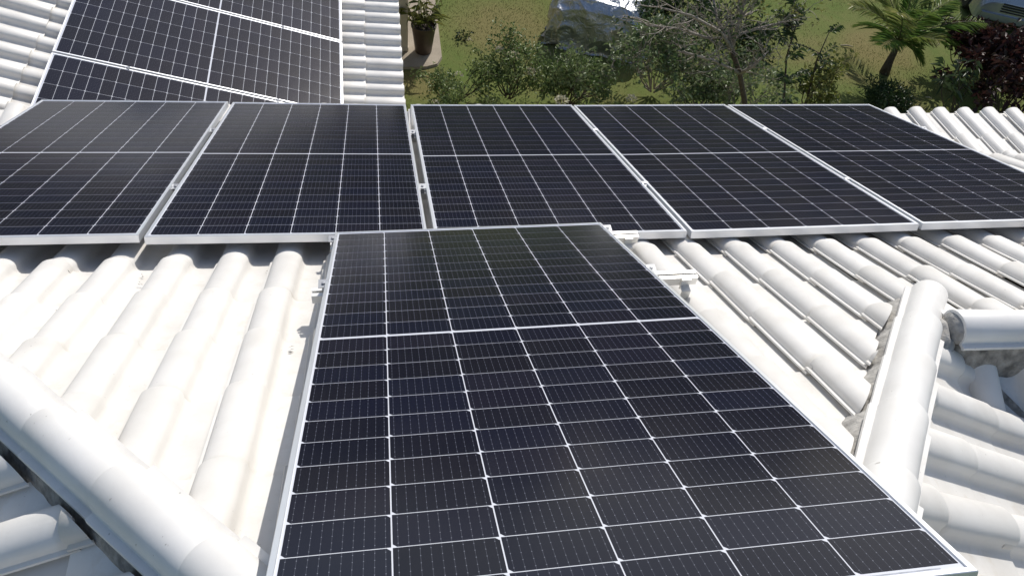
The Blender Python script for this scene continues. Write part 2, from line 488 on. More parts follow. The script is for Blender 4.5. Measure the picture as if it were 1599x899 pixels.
# right slope, falling to +x; lattice runs along y, barrels lip on the near side
dr = Vector((1, 0, -T*KR)).normalized()
for j in range(0, 12):
    xf = .66+j*CRS*dr.x
    for i in range(-4, 8):
        y = 1.158+(i-4)*S; head = xf-LEN*dr.x
        if xf-(y-S) < HR-.02 or y-S > RIDGE_Y+.05: continue
        if xf > 3.9 or head > 3.33-y+S: continue
        cuts = [(HP+HX*.050, -HX)] if head-y < HR+.45 else []
        if xf+y > 3.0: cuts.append((Vector((3.42, 0, 0)), Vector((1, 1, 0)).normalized()))
        tiles.append((frame_tile((head, y, zright(head)), (0, -1, 0), dr), deck_right, cuts, None))
# left slope, falling to -x
dl = Vector((-1, 0, -T)).normalized()
for j in range(0, 14):
    xf = -.05-j*CRS*cosm
    for i in range(-6, 10):
        y = .768+(i-2)*S; head = xf+LEN*cosm
        if xf+y > HL+.02+S: continue
        cuts = [(Vector((HL, 0, 0))+HXL*(.094+random.uniform(-.008, .010)), -HXL)] if head+y > HL-.6 else []
        tiles.append((frame_tile((head, y, zleft(head)), (0, 1, 0), dl), deck_left, cuts, None))
# wing over the path side, facing the camera
dc = Vector((0, -1, -T)).normalized()
for j in range(0, 5):
    yf = RIDGE_Y-.30-j*CRS*cosm
    for i in range(0, 22):
        x = 1.92+i*S; head = yf+LEN*cosm
        if x+S < 3.2-head: continue
        cuts = [(Vector((3.20, 0, 0)), -Vector((1, 1, 0)).normalized())] if x < 3.6-yf else []
        cuts.append((Vector((0, RIDGE_Y-.05, 0)), Vector((0, 1, 0))))
        tiles.append((frame_tile((x+S, head, zcross(head)), (-1, 0, 0), dc), deck_cross, cuts, None))
# lower wing behind, falling to +x
NW = 34
du = Vector((1, 0, -P2)).normalized(); dlo = Vector((1, 0, -P1)).normalized()
for i in range(NW):
    y = 4.90+i*.2153
    for j in range(2):
        xf = XW-j*CRS; head = xf-LEN
        if j == 1: head = xf-LEN
        tiles.append((frame_tile((head, y, zwing_low(head)), (0, -1, 0), dlo), deck_wlow, [], None))
    xf = XK+.18
    for j in range(9):
        head = xf-LEN*du.x
        z = zwing_up(head)+(.012 if j == 0 else 0)
        tiles.append((frame_tile((head, y, z), (0, -1, 0), du), deck_wing, [], None))
        xf -= CRS*du.x

shown, rest = [], []
for mm, deck, cuts, _ in tiles:
    mm = jitter(mm)
    c = mm @ Vector((.09, LEN*.6, .04)); probes = [c, mm @ Vector((.09, LEN*.97, .05)), mm @ Vector((.03, LEN*.8, .03)), mm @ Vector((.19, LEN*.9, .01)), mm @ Vector((.09, LEN*.25, .05))]
    vis = [p for p in probes if in_view(p, 4) and not hidden_by_panel(p)]
    side = None
    if deck in (deck_left,) and c.x > HL-c.y: side = True
    if vis and not side:
        shown.append(((c-EYE).length, mm, deck, cuts))
    elif in_view(c, 500): rest.append((mm, deck, cuts))
shown.sort(key=lambda s: s[0])
rest += [(a, b, c) for _, a, b, c in shown[292:]]
shown = shown[:292]

def cut_mesh(mm, cuts):
    bm = bmesh.new(); bm.from_mesh(TILE)
    inv = mm.inverted()
    for p, n in cuts:
        lp = inv @ Vector(p); ln = (inv.to_3x3() @ Vector(n)).normalized()
        g = bm.verts[:]+bm.edges[:]+bm.faces[:]
        res = bmesh.ops.bisect_plane(bm, geom=g, dist=1e-5, plane_co=lp, plane_no=ln, clear_outer=True)
        ed = [e for e in res['geom_cut'] if isinstance(e, bmesh.types.BMEdge) and e.is_boundary]
        if ed:
            try: bmesh.ops.holes_fill(bm, edges=ed, sides=0)
            except Exception: pass
    if len(bm.verts) < 8: bm.free(); return None
    me = bpy.data.meshes.new("roof_tile"); bm.to_mesh(me); bm.free(); me.set_sharp_from_angle(angle=R(38))
    if not me.materials: me.materials.append(M['tile'])
    return me
def child_matrix(o, parent_obj, world):
    off = house.location
    o.matrix_local = Matrix.Translation(-Vector(off)) @ world
for _, mm, deck, cuts in shown:
    me = cut_mesh(mm, cuts) if cuts else TILE
    if me is None: continue
    o = link(bpy.data.objects.new("roof_tile", me), deck); child_matrix(o, deck, mm)
base_v = np.empty(len(TILE.vertices)*3); TILE.vertices.foreach_get("co", base_v); base_v = base_v.reshape(-1, 3)
base_f = [list(p.vertices) for p in TILE.polygons]
for deck in (deck_main, deck_eave, deck_right, deck_left, deck_cross, deck_wing, deck_wlow):
    V, F = [], []
    for mm, dk, cuts in rest:
        if dk is not deck: continue
        if cuts:
            me = cut_mesh(mm, cuts)
            if me is None: continue
            vv = np.array([v.co[:] for v in me.vertices]); ff = [list(p.vertices) for p in me.polygons]
            bpy.data.meshes.remove(me)
        else: vv, ff = base_v, base_f
        A = np.array(mm); w = vv @ A[:3, :3].T+A[:3, 3]-np.array(HOUSE_OFF)
        b = len(V); V += list(map(tuple, w)); F += [[b+i for i in f] for f in ff]
    if V:
        o = from_lists("roof_tiles", V, F, M['tile'], deck, True, 38); tag(o, kind="stuff")

# --- hip and ridge caps
def cap_mesh(L):
    prof = [(-.084, .0), (-.082, .009), (-.065, .010)]
    for i in range(15):
        a = math.pi*i/14; prof.append((-.063*math.cos(a), .012+.063*math.sin(a)**.9 if 0 < i < 14 else .012))
    prof += [(.065, .010), (.082, .009), (.084, .0)]
    n = len(prof); V, F = [], []
    st = [(0, .97, 0), (-L*.5, .995, .006), (-L+.006, 1.035, .019), (-L, 1.03, .017)]
    for y, sc, lf in st:
        for x, z in prof: V.append(Vector((x*sc, y, z*sc+lf)))
        for x, z in prof: V.append(Vector((x*sc*.9, y, max(z*sc-.011, -.006)+lf)))
    w = 2*n
    for k in range(3):
        a, b = k*w, (k+1)*w
        for i in range(n-1):
            F.append([a+i, b+i, b+i+1, a+i+1]); F.append([a+n+i+1, b+n+i+1, b+n+i, a+n+i])
        F.append([a+n, b+n, b, a]); F.append([a+n-1, b+n-1, b+2*n-1, a+2*n-1])
    for i in range(n-1):
        F.append([i, i+1, n+i+1, n+i]); z = 3*w; F.append([z+i, z+n+i, z+n+i+1, z+i+1])
    me = bpy.data.meshes.new("ridge_cap"); me.from_pydata([tuple(v) for v in V], [], F); me.update()
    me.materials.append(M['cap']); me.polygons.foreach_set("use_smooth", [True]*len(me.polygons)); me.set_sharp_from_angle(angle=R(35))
    return me
CAP = cap_mesh(.42)
def caps(start, direction, count, step=.362, lift=.034):
    """start = low end; direction = up the hip"""
    d = Vector(direction).normalized(); a = d.cross(Vector((0, 0, 1))).normalized(); n = a.cross(d)
    for k in range(count):
        mm = Matrix((a, d, n)).transposed().to_4x4()
        mm.translation = Vector(start)+d*(k*step+.42)+n*lift
        mm = mm @ Matrix.Rotation(random.gauss(0, .008), 4, 'Z') @ Matrix.Translation((random.gauss(0, .002), 0, 0))
        o = link(bpy.data.objects.new("ridge_cap", CAP), house); child_matrix(o, house, mm)
dR = Vector((-1, -KR, T*KR))
hipR_low = Vector((2.0+.015/KR, 1.615, zmain(1.615)))
caps(hipR_low, dR, 6, .352)
hl = 1.548
hipL_low = Vector((HL-hl, hl, zmain(hl)))
caps(hipL_low, (1, -1, T), 6, .362)
dLd = Vector((1, -1, T)).normalized()
caps(hipL_low-dLd*.362*4, (1, -1, T), 4, .362)
for k in range(9):
    a = Vector((1, 0, 0)); o = link(bpy.data.objects.new("ridge_cap", CAP), house)
    mm = Matrix((Vector((0, -1, 0)), Vector((1, 0, 0)), Vector((0, 0, 1)))).transposed().to_4x4()
    mm.translation = Vector((1.935+.42+k*.36, RIDGE_Y-.005, zmain(RIDGE_Y)+.030-.004*(k > 0))); child_matrix(o, house, mm)

def lumpy_strip(name, p0, p1, side, inner, outer, drop, mat, n=60, amp=.02, zt=.05, seed=0, skirt=.04):
    """cement bedding beside a row of caps, ragged outer edge; side is horizontal, drop = fall per metre sideways"""
    p0, p1, side = Vector(p0), Vector(p1), Vector(side).normalized()
    V, F = [], []; m_ = 6
    for i in range(n+1):
        p = p0.lerp(p1, i/n)
        e = outer+amp*(noise.noise(Vector((i*.9+seed, 3.1, 0)))*.8+noise.noise(Vector((i*.27+seed, 7, 0)))*1.3)
        for k in range(m_+1):
            f = k/m_; w = inner+(e-inner)*f
            z = -drop*w+zt*(1-f**2.2)-.012*f+.006*noise.noise(Vector((i*.8, k*1.1, seed)))
            V.append(p+side*w+Vector((0, 0, z))-HOUSE_OFF)
        V.append(p+side*(e+.004)+Vector((0, 0, -drop*e-skirt))-HOUSE_OFF)
    w_ = m_+2
    for i in range(n):
        for k in range(w_-1):
            a = i*w_+k; F.append([a, a+1, a+w_+1, a+w_])
    o = from_lists(name, V, F, mat, house, True, 60); return o
kd = T/math.sqrt(2)
# right hip: grey bedding on the side of the main slope, dark on the other
hipR_top = hipR_low+dR*1.3
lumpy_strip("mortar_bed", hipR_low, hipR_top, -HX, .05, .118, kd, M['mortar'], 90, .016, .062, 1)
lumpy_strip("mortar_bed", hipR_low+Vector((.03, .033, 0)), hipR_top, HX, .05, .095, kd, M['mortar'], 60, .01, .05, 5)
hipL_top = hipL_low+Vector((1, -1, T))*1.45; hipL_bot = hipL_low-Vector((1, -1, T))*1.6
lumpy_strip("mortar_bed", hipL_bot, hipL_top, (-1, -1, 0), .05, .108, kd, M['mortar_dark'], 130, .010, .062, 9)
lumpy_strip("mortar_bed", hipL_bot, hipL_top, (1, 1, 0), .04, .085, kd, M['mortar'], 100, .004, .05, 12)
# cross ridge bedding and the lump where it meets the hip
zr = zmain(RIDGE_Y)
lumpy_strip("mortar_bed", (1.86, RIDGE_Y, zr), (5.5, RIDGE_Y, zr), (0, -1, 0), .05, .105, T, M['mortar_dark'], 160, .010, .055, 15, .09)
lumpy_strip("mortar_bed", (1.86, RIDGE_Y, zr), (5.5, RIDGE_Y, zr), (0, 1, 0), .05, .102, T, M['mortar'], 90, .004, .04, 18)
def lump(name, c, s, mat, seed=0, amp=.25):
    bm = bmesh.new(); bmesh.ops.create_icosphere(bm, subdivisions=4, radius=1)
    for v in bm.verts:
        k = 1+amp*noise.noise(v.co*1.7+Vector((seed, 0, 0)))+amp*.35*noise.noise(v.co*6+Vector((seed, 5, 0)))
        v.co = Vector((v.co.x*s[0]*k, v.co.y*s[1]*k, v.co.z*s[2]*k))+Vector(c)-HOUSE_OFF
    me = bpy.data.meshes.new(name); bm.to_mesh(me); bm.free()
    return mesh_obj(name, me, mat, house, True)
lump("mortar_bed", (1.885, 1.395, zr+.005), (.065, .085, .07), M['mortar'], 3)
lump("mortar_bed", (1.940, 1.395, zr+.062), (.030, .056, .052), M['mortar'], 11, .12)
# cement in the short valley below it
V, F = [], []
for i in range(41):
    f = i/40; x = 1.97+f*1.2; y = 3.40-x
    wv = .016+.007*noise.noise(Vector((i*.6, 0, 2)))
    z = max(zright(x), zcross(y))
    for k, (a, dz) in enumerate(((-1.2, -.02), (-.7, .018), (0, .026), (.7, .016), (1.2, -.02))):
        p = Vector((x, y, z+dz+.008*noise.noise(Vector((i*.9, k, 4)))))+Vector((1, 1, 0)).normalized()*wv*a
        V.append(p-HOUSE_OFF)
for i in range(40):
    for k in range(4):
        a = i*5+k; F.append([a, a+5, a+6, a+1])
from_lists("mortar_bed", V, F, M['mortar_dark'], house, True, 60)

# --- walls and porch column
V, F = [], []
box(V, F, Vector((.3, 4.15, 1.6))-HOUSE_OFF, (7.6, .15, 3.2)); from_lists("wall", V, F, M['plaster'], house)
V, F = [], []
box(V, F, Vector((-1.0, 9.0, 1.17))-HOUSE_OFF, (.15, 8.0, 2.34)); from_lists("wall", V, F, M['plaster'], house)
V, F = [], []
cpos = at_z(637, 83, 0)
box(V, F, Vector((cpos.x-.135, cpos.y+.135, 1.2))-HOUSE_OFF, (.27, .27, 2.36))
box(V, F, Vector((cpos.x-.135, cpos.y+.135, .05))-HOUSE_OFF, (.285, .285, .10))
from_lists("porch_column", V, F, M['plaster'], house)
V, F = [], []
box(V, F, Vector((XW-.13, 9, ZW-.10))-HOUSE_OFF, (.03, 7.9, .10)); from_lists("fascia_board", V, F, M['plaster'], house)
V, F = [], []
box(V, F, Vector((.8, 4.46, zeave(4.46)-.12))-HOUSE_OFF, (11.0, .03, .12)); from_lists("fascia_board", V, F, M['plaster'], house)

# ------------------------------------------------------------------ solar panels
MX, MY, CW, CH, GAPY = .016, .024, .1812, .0900, .0025
def cell_mesh():
    c = .0075; w, h = CW, CH
    # two opposite corners are clipped
    P = [(c, -h), (w, -h), (w, -c), (w-c, 0), (0, 0), (0, -h+c)]
    V = [(x, y, 0) for x, y in P]+[(x, y, .0004) for x, y in P]; n = 6
    F = [list(range(n, 2*n))]+[[i, (i+1) % n, (i+1) % n+n, i+n] for i in range(n)]
    me = bpy.data.meshes.new("solar_cell"); me.from_pydata(V, [], F); me.update()
    uv = me.uv_layers.new(name="UVMap")
    for l in me.loops:
        v = me.vertices[l.vertex_index].co; uv.data[l.index].uv = (v.x/w, -v.y/h)
    me.materials.append(M['cell']); return me
CELL = cell_mesh()
def ring_mesh():
    prof = [(.030, -.0335), (.030, -.035), (.0005, -.035), (0, -.0345), (0, -.0012), (.0012, 0), (.0108, 0), (.0115, -.0008), (.0115, -.006)]
    V, F = [], []
    for (x, y, sx, sy_) in ((0, 0, 1, -1), (PW, 0, -1, -1), (PW, -PL, -1, 1), (0, -PL, 1, 1)):
        for d, z in prof: V.append((x+sx*d, y+sy_*d, z))
    n = len(prof)
    for c in range(4):
        for i in range(n-1):
            a = c*n+i; b = ((c+1) % 4)*n+i; F.append([a, a+1, b+1, b])
    me = bpy.data.meshes.new("panel_frame"); me.from_pydata(V, [], F); me.update()
    bm = bmesh.new(); bm.from_mesh(me); bmesh.ops.recalc_face_normals(bm, faces=bm.faces); bm.to_mesh(me); bm.free()
    me.materials.append(M['frame']); return me
RING = ring_mesh()
def lam_mesh():
    V, F = [], []; e = .011
    box(V, F, (PW/2, -PL/2, -.0055), (PW-2*e, PL-2*e, .004))
    me = bpy.data.meshes.new("backsheet"); me.from_pydata([tuple(v) for v in V], [], F); me.update(); me.materials.append(M['backsheet']); return me
LAM = lam_mesh()
V, F = [], []
box(V, F, (0, 0, 0), (.11, .06, .018)); JB = bpy.data.meshes.new("junction_box"); JB.from_pydata([tuple(v) for v in V], [], F)
M['black'] = simple("black_plastic", (.02, .02, .02), .5); JB.materials.append(M['black'])
# strip of ribbon and serial print along the lower white margin
V, F = [], []
for x0, x1 in ((.05, .36), (.42, .70), (.76, 1.08)):
    box(V, F, ((x0+x1)/2, 0, 0), (x1-x0, .0026, .0003))
RIB = bpy.data.meshes.new("bus_ribbon"); RIB.from_pydata([tuple(v) for v in V], [], F)
M['ribbon'] = simple("grey_ribbon", (.33, .35, .40), .3, .3, var=.2, scale=60); RIB.materials.append(M['ribbon'])
LABELS = [("large black solar panel nearest the viewer, its long side running down toward the bottom edge", "solar panels on the tiled roof"),
          ("leftmost panel of the row of five, with brownish reflections, beside the left white tiles", None),
          ("second panel from the left in the row of five, beside the brownish one", None),
          ("middle panel of the row of five, its near edge mostly behind the nearest panel", None),
          ("fourth panel from the left in the row of five, above the right white tiles", None),
          ("rightmost panel of the row of five, next to the eave tiles by the garden", None),
          ("farthest of three panels on the lower wing roof, cut by the photo's top", None),
          ("middle of the three panels on the lower wing roof, seen almost whole", None),
          ("nearest of the three panels on the lower wing roof, mostly behind the row of five", None)]
panel_objs = []
for k, (rot, o) in enumerate(PANELS):
    p = empty("solar_panel", o)
    p.rotation_euler = rot.to_euler()
    tag(p, LABELS[k][0], "solar panel", ["solar panels on the tiled roof", "row of five solar panels", "solar panels on the lower wing"][0 if k == 0 else 1 if k < 6 else 2])
    link(bpy.data.objects.new("panel_frame", RING), p)
    lam = link(bpy.data.objects.new("backsheet", LAM), p)
    jb = link(bpy.data.objects.new("junction_box", JB), p); jb.location = (PW/2, -PL/2, -.02)
    rb = link(bpy.data.objects.new("bus_ribbon", RIB), lam); rb.location = (0, -PL+.0185, -.0033)
    for r_ in range(24):
        y0 = MY+r_*(CH+GAPY) if r_ < 12 else PL/2+.006+(r_-12)*(CH+GAPY)
        for c in range(6):
            x0 = MX+.0008+c*(CW+.0028)
            ce = bpy.data.objects.new("solar_cell", CELL); ce.location = (x0, -y0, -.0034)
            link(ce, lam)
    panel_objs.append(p)

# --- mounting rails, clamps and feet
def clamp_mesh(w=.034, l=.036, end=False):
    V, F = [], []
    box(V, F, (0, 0, .0022), (w, l, .003)); box(V, F, (0, 0, -.016), (.016 if not end else .010, l, .034))
    lathe(V, F, [(.006, .004), (.006, .008), (.004, .009)], 8)
    return V, F
def rail(name, a, b, label, group, clamps=(), feet=(), size=.038):
    a, b = Vector(a), Vector(b); d = (b-a); L = d.length; d.normalize()
    root = empty(name, a.lerp(b, .5)); tag(root, label, "mounting rail", group)
    n = Vector((0, 0, 1)); side = n.cross(d).normalized(); n = d.cross(side)
    rot = Matrix((d, side, n)).transposed()
    root.rotation_euler = rot.to_euler()
    V, F = [], []
    h = size
    # hollow-looking extrusion: two side walls, base, lipped top with a slot
    for (cy_, cz, sy_, sz) in ((-h*.45, 0, .004, h), (h*.45, 0, .004, h), (0, -h*.45, h*.8, .004), (-h*.30, h*.46, h*.34, .0035), (h*.30, h*.46, h*.34, .0035)):
        box(V, F, (0, cy_, cz), (L, sy_, sz))
    box(V, F, (0, 0, -h*.1), (L-.004, h*.8, .003))
    from_lists("rail_bar", V, F, M['rail'], root)
    for x, end, rise in clamps:
        V, F = clamp_mesh(end=end)
        o = from_lists("clamp", V, F, M['clamp'], root); o.location = (x, 0, rise)
    for x, drop in feet:
        V, F = [], []
        box(V, F, (0, -h*.62, -.008), (.034, .006, .05)); box(V, F, (0, -h*.62-.012, -h*.5-.0), (.034, .03, .005)); box(V, F, (0, -h*.62-.026, -h*.5-drop/2), (.034, .005, drop))
        box(V, F, (0, -h*.62-.055, -h*.5-drop), (.034, .06, .005))
        lathe(V, F, [(.008, .001), (.008, .008), (.005, .01)], 6, (0, -h*.62-.055, -h*.5-drop+.002))
        o = from_lists("roof_bracket", V, F, M['bracket'], root); o.location = (x, 0, 0)
    return root
rotF, oF = PANELS[0]
def on_panel(rot, o, u, v, w): return o+rot @ Vector((u, -v, w))
nF = rotF.col[2]
def rail_under_front(v, lab, x_over=(.045, .16)):
    a = on_panel(rotF, oF, -x_over[0], v, -.056); b = on_panel(rotF, oF, PW+x_over[1], v, -.056)
    L = (b-a).length
    return rail("mounting_rail", a, b, lab, "rails under the nearest panel",
                clamps=((-L/2+x_over[0]-.006, True, .058), (L/2-x_over[1]+.006, True, .058)) if x_over[0] > 0 else (), feet=((L/2-.045, .05), (-L/2+.30, .05), (L/2-.55, .05)))
rail_under_front(.055, "short rail end at the far right corner of the nearest panel", (.02, .15))
rail_under_front(.62, "pale aluminium rail whose end sticks out right of the nearest panel at mid height", (.05, .19))
r1, o1 = PANELS[1]; r5, o5 = PANELS[5]
for v, lab in ((.62, "long rail under the far half of the row of five panels"), (1.62, "long rail under the near half of the row of five panels")):
    a = on_panel(r1, o1, -.04, v, -.080); b = on_panel(r5, o5, PW+.04, v, -.080); L = (b-a).length
    xs = []
    dv = (b-a).normalized()
    for i in range(1, 5):
        pa = on_panel(*PANELS[i], PW, v, 0); pb = on_panel(*PANELS[i+1], 0, v, 0); x_ = ((pa+pb)/2-a).dot(dv); xs.append((x_-L/2, max(pa.z, pb.z)-(a+dv*x_).z))
    rail("mounting_rail", a, b, lab, "rails under the row of five", clamps=[(x, False, rr) for x, rr in xs]+[(L/2-.034, True, .080), (-L/2+.034, True, .080)],
         feet=[(x, .03) for x in (-2.2, -1.1, 0, 1.1, 2.2)])
for u, lab in ((.55, "left rail under the three panels on the lower wing roof"), (1.72, "right rail under the three panels on the lower wing roof")):
    rw, ow = PANELS[8]; r6, o6 = PANELS[6]
    a = on_panel(rw, ow, -.04, u, -.056); b = on_panel(r6, o6, PW+.04, u, -.056); L = (b-a).length
    rail("mounting_rail", a, b, lab, "rails under the wing panels", clamps=[(-L/2+.04+PW+.012, False, .057), (-L/2+.04+2*PW+.036, False, .057), (-L/2+.028, True, .057), (L/2-.028, True, .057)],
         feet=[(x, .05) for x in (-1.5, -.3, .9)])

# bits of leaf litter caught at the tile laps
def litter(pts, seed=1):
    V, F = [], []
    rr = random.Random(seed)
    for px, py, L in pts:
        d = ray(px, py); t = (zmain(0)+.016-GZ)/(d.z+T*d.y)       # on the pan of the main slope
        p = EYE+d*t
        for q in range(3):
            c = p+Vector((rr.gauss(0, L*.5), rr.gauss(0, .006), .004+rr.random()*.004)); a = rr.uniform(-.5, .5)
            e = Vector((math.cos(a), math.sin(a), -T*math.sin(a)))*L*rr.uniform(.4, .8); f = Vector((-math.sin(a), math.cos(a), -T*math.cos(a)))*L*.12
            b = len(V); V += [c-e, c-f+Vector((0, 0, .004)), c+e, c+f]; F.append([b, b+1, b+2, b+3])
    return V, F
V, F = litter([(505, 381, .022), (262, 437, .016), (375, 552, .02), (457, 546, .016), (226, 679, .02), (345, 646, .012), (1207, 503, .02), (1145, 506, .02),
               (218, 446, .01), (222, 433, .008), (160, 375, .03), (80, 377, .03), (420, 425, .014), (92, 492, .012)])
V = [v-HOUSE_OFF for v in V]
tag(from_lists("leaf_litter", V, F, M['debris'], house), kind="stuff")

# ------------------------------------------------------------------ garden
ground = from_lists("lawn", [(-150, -150, 0), (150, -150, 0), (150, 250, 0), (-150, 250, 0)], [[0, 1, 2, 3]], M['lawn'])
tag(ground, kind='structure')
V, F = [], []
poly = [(-.9, 10.42), (.42, 10.36), (.72, 10.38), (.90, 10.46), (.985, 10.66), (.99, 12.0), (1.0, 15.5), (-.9, 15.5)]
V = [Vector((x, y, .04)) for x, y in poly]+[Vector((x+.01, y-.01, -.01)) for x, y in poly]; n = len(poly)
F = [list(range(n))]+[[i, i+n, (i+1) % n+n, (i+1) % n] for i in range(n)]
tag(from_lists("garden_path", V, F, M['concrete']), kind='structure')

# grass blades on the lawn in view
def grass(n):
    pts = []
    while sum(len(p) for p in pts) < n:
        x = rng.uniform(.2, 13.5, n); y = rng.uniform(8.6, 14., n)
        ok = ~((x < 1.02) & (y > 10.34))
        # thin, bare patches
        k = np.array([noise.noise((a*.55, b*.55, 3.)) for a, b in zip(x[:n], y[:n])])
        ok &= (k+rng.normal(0, .25, n)) > -.12
        pts.append(np.stack([x[ok], y[ok], np.zeros(ok.sum())], 1))
    p = np.concatenate(pts)[:n]
    k = np.array([noise.noise((a*.9, b*.9, 8.)) for a, b in p[:, :2]])
    ax = np.stack([rng.normal(0, .5, n), rng.normal(0, .5, n), np.ones(n)*.8], 1)
    o = leaf_mesh("grass", p, ax, rng.uniform(.015, .035, n), .010, M['grass'], None, .2, np.clip(.42-k*.7+rng.normal(0, .2, n), 0, 1))
    tag(o, kind="stuff"); return o
grass(30000)

def bent(p, q, n=5, wob=.06, seed=None):
    p, q = Vector(p), Vector(q); L = (q-p).length; out = []
    w = Vector((random.gauss(0, wob), random.gauss(0, wob), random.gauss(0, wob*.6)))*L
    for i in range(n+1):
        t = i/n; out.append(p.lerp(q, t)+w*math.sin(math.pi*t)+(Vector((random.gauss(0, 1), random.gauss(0, 1), random.gauss(0, 1)))*wob*.22*L if 0 < i < n else Vector()))
    return out
def twigs(V, F, start, direction, length, radius, depth, ends, spread=.7, nmin=2, nmax=4, sides=5, updrift=.15):
    d = Vector(direction).normalized()
    q = Vector(start)+d*length
    pts = bent(start, q, 4, .09)
    tube(V, F, pts, [max(.0028, radius*(1-.55*i/4)) for i in range(5)], sides, False)
    if depth == 0 or length < .05:
        ends.append((pts[-1], d)); ends.append((pts[2], d)); return
    for k in range(random.randint(nmin, nmax)):
        b = pts[random.choice((2, 3, 3, 4))]
        nd = (d+Vector((random.gauss(0, spread), random.gauss(0, spread), random.gauss(0, spread)+updrift))).normalized()
        twigs(V, F, b, nd, length*random.uniform(.5, .78), radius*.52, depth-1, ends, spread, nmin, nmax, max(3, sides-1), updrift)

def bush(name, label, cat, base, size, nst, nleaf, leaf=(.05, .024), mat='leaf', group=None, flowers=(), stem='bark', depth=2, density_low=.15, petals=60):
    """several woody stems, twigs and leaves spread along the twigs in clumps"""
    root = empty(name, base); tag(root, label, cat, group)
    V, F, ends = [], [], []
    sx_, sy2, h = size
    for k in range(nst):
        a = 2*math.pi*k/nst+random.uniform(-.4, .4); rr_ = random.uniform(.15, 1)
        tgt = Vector((math.cos(a)*sx_*rr_, math.sin(a)*sy2*rr_, h*random.uniform(.55, .95)))
        twigs(V, F, Vector((math.cos(a)*.05, math.sin(a)*.05, -.02)), tgt, tgt.length*.62, .013, depth, ends, .55, 2, 4, 5)
    from_lists("stems", V, F, M[stem], root, True)
    E_ = np.array([e[0][:] for e in ends]); DD = np.array([e[1][:] for e in ends])
    pick = rng.integers(0, len(E_), nleaf)
    pos = E_[pick]+rng.normal(0, .055, (nleaf, 3))*np.array([1, 1, .8])
    ax = DD[pick]*.5+rng.normal(0, .6, (nleaf, 3))+np.array([0, 0, .15])
    cl = np.array([noise.noise((a*4, b*4, c*4)) for a, b, c in pos])
    leaf_mesh("foliage", pos, ax, rng.uniform(.6, 1.25, nleaf)*leaf[0], rng.uniform(.7, 1.2, nleaf)*leaf[1], M[mat], root, .2, np.clip(.5+cl*.5+rng.normal(0, .22, nleaf), 0, 1))
    for (fx, fy, fz, fr) in flowers:
        n = petals; q = rng.normal(size=(n, 3)); q /= np.linalg.norm(q, axis=1)[:, None]; q[:, 2] = np.abs(q[:, 2])*.7
        pp = np.array([fx, fy, fz])-np.array(base)+q*fr*rng.uniform(.55, 1, (n, 1))
        leaf_mesh("flower_head", pp, q+rng.normal(0, .5, (n, 3)), .035, .026, M['petal'], root, .1)
    return root
def flower_at(px, py, z, r): p = at_z(px, py, z); return (p.x, p.y, p.z, r)

# flowering shrubs along the foot of the house
bush("flowering_shrub", "low green shrub with a few white specks, at the end of the concrete path", "shrub", at_z(705, 165, .12), (.62, .40, .55), 11, 2100, (.058, .026), 'leaf', "shrubs at the foot of the house", [flower_at(716, 117, .55, .05), flower_at(680, 161, .5, .04)], depth=2, petals=22)
bush("flowering_shrub", "green shrub under the round cream flower head, right of the path", "shrub", at_z(795, 150, .12), (.68, .5, .80), 12, 2500, (.066, .030), 'leaf', "shrubs at the foot of the house", [flower_at(801, 88, .85, .085), flower_at(780, 78, .8, .05), flower_at(828, 113, .7, .07)], depth=2, petals=80)
bush("flowering_shrub", "green shrub with cream flowers just above the middle panel of the row", "shrub", at_z(880, 168, .1), (.62, .5, .78), 12, 2400, (.070, .032), 'leaf', "shrubs at the foot of the house", [flower_at(876, 158, .62, .10), flower_at(986, 155, .6, .07)], depth=2, petals=90)
bush("twiggy_bush", "twiggy grey branched bush in front of the silver covered car", "bush", at_z(905, 150, .1), (.72, .5, .66), 11, 700, (.095, .044), 'leaf_grey', "twiggy bushes before the car", stem='bark_grey', depth=3)
bush("twiggy_bush", "twiggy bush between the covered car and the thin dark trunk", "bush", at_z(1020, 140, .1), (.78, .6, 1.05), 14, 1750, (.095, .046), 'leaf_grey', "twiggy bushes before the car", stem='bark_grey', depth=3)
bush("twiggy_bush", "low twiggy bush left of the thin dark trunk, above the fourth row panel", "bush", at_z(1090, 165, .1), (.75, .5, .62), 13, 1650, (.085, .038), 'leaf_grey', "twiggy bushes before the car", stem='bark_grey', depth=3)
bush("twiggy_bush", "loose twiggy bush around the foot of the thin dark trunk", "bush", at_z(1150, 172, .1), (.75, .5, .80), 13, 1300, (.085, .038), 'leaf_grey', "twiggy bushes before the car", stem='bark_grey', depth=3)
bush("dark_bush", "dense dark green bush behind the bare forked tree", "bush", at_z(1172, 78, 0), (.40, .34, .45), 9, 1500, (.075, .036), 'leaf_dark')
bush("dark_bush", "dark leafy bush right of the silver covered car", "bush", at_z(1040, 62, 0), (1.25, .6, .75), 14, 2300, (.105, .050), 'leaf_dark', stem='bark_grey')

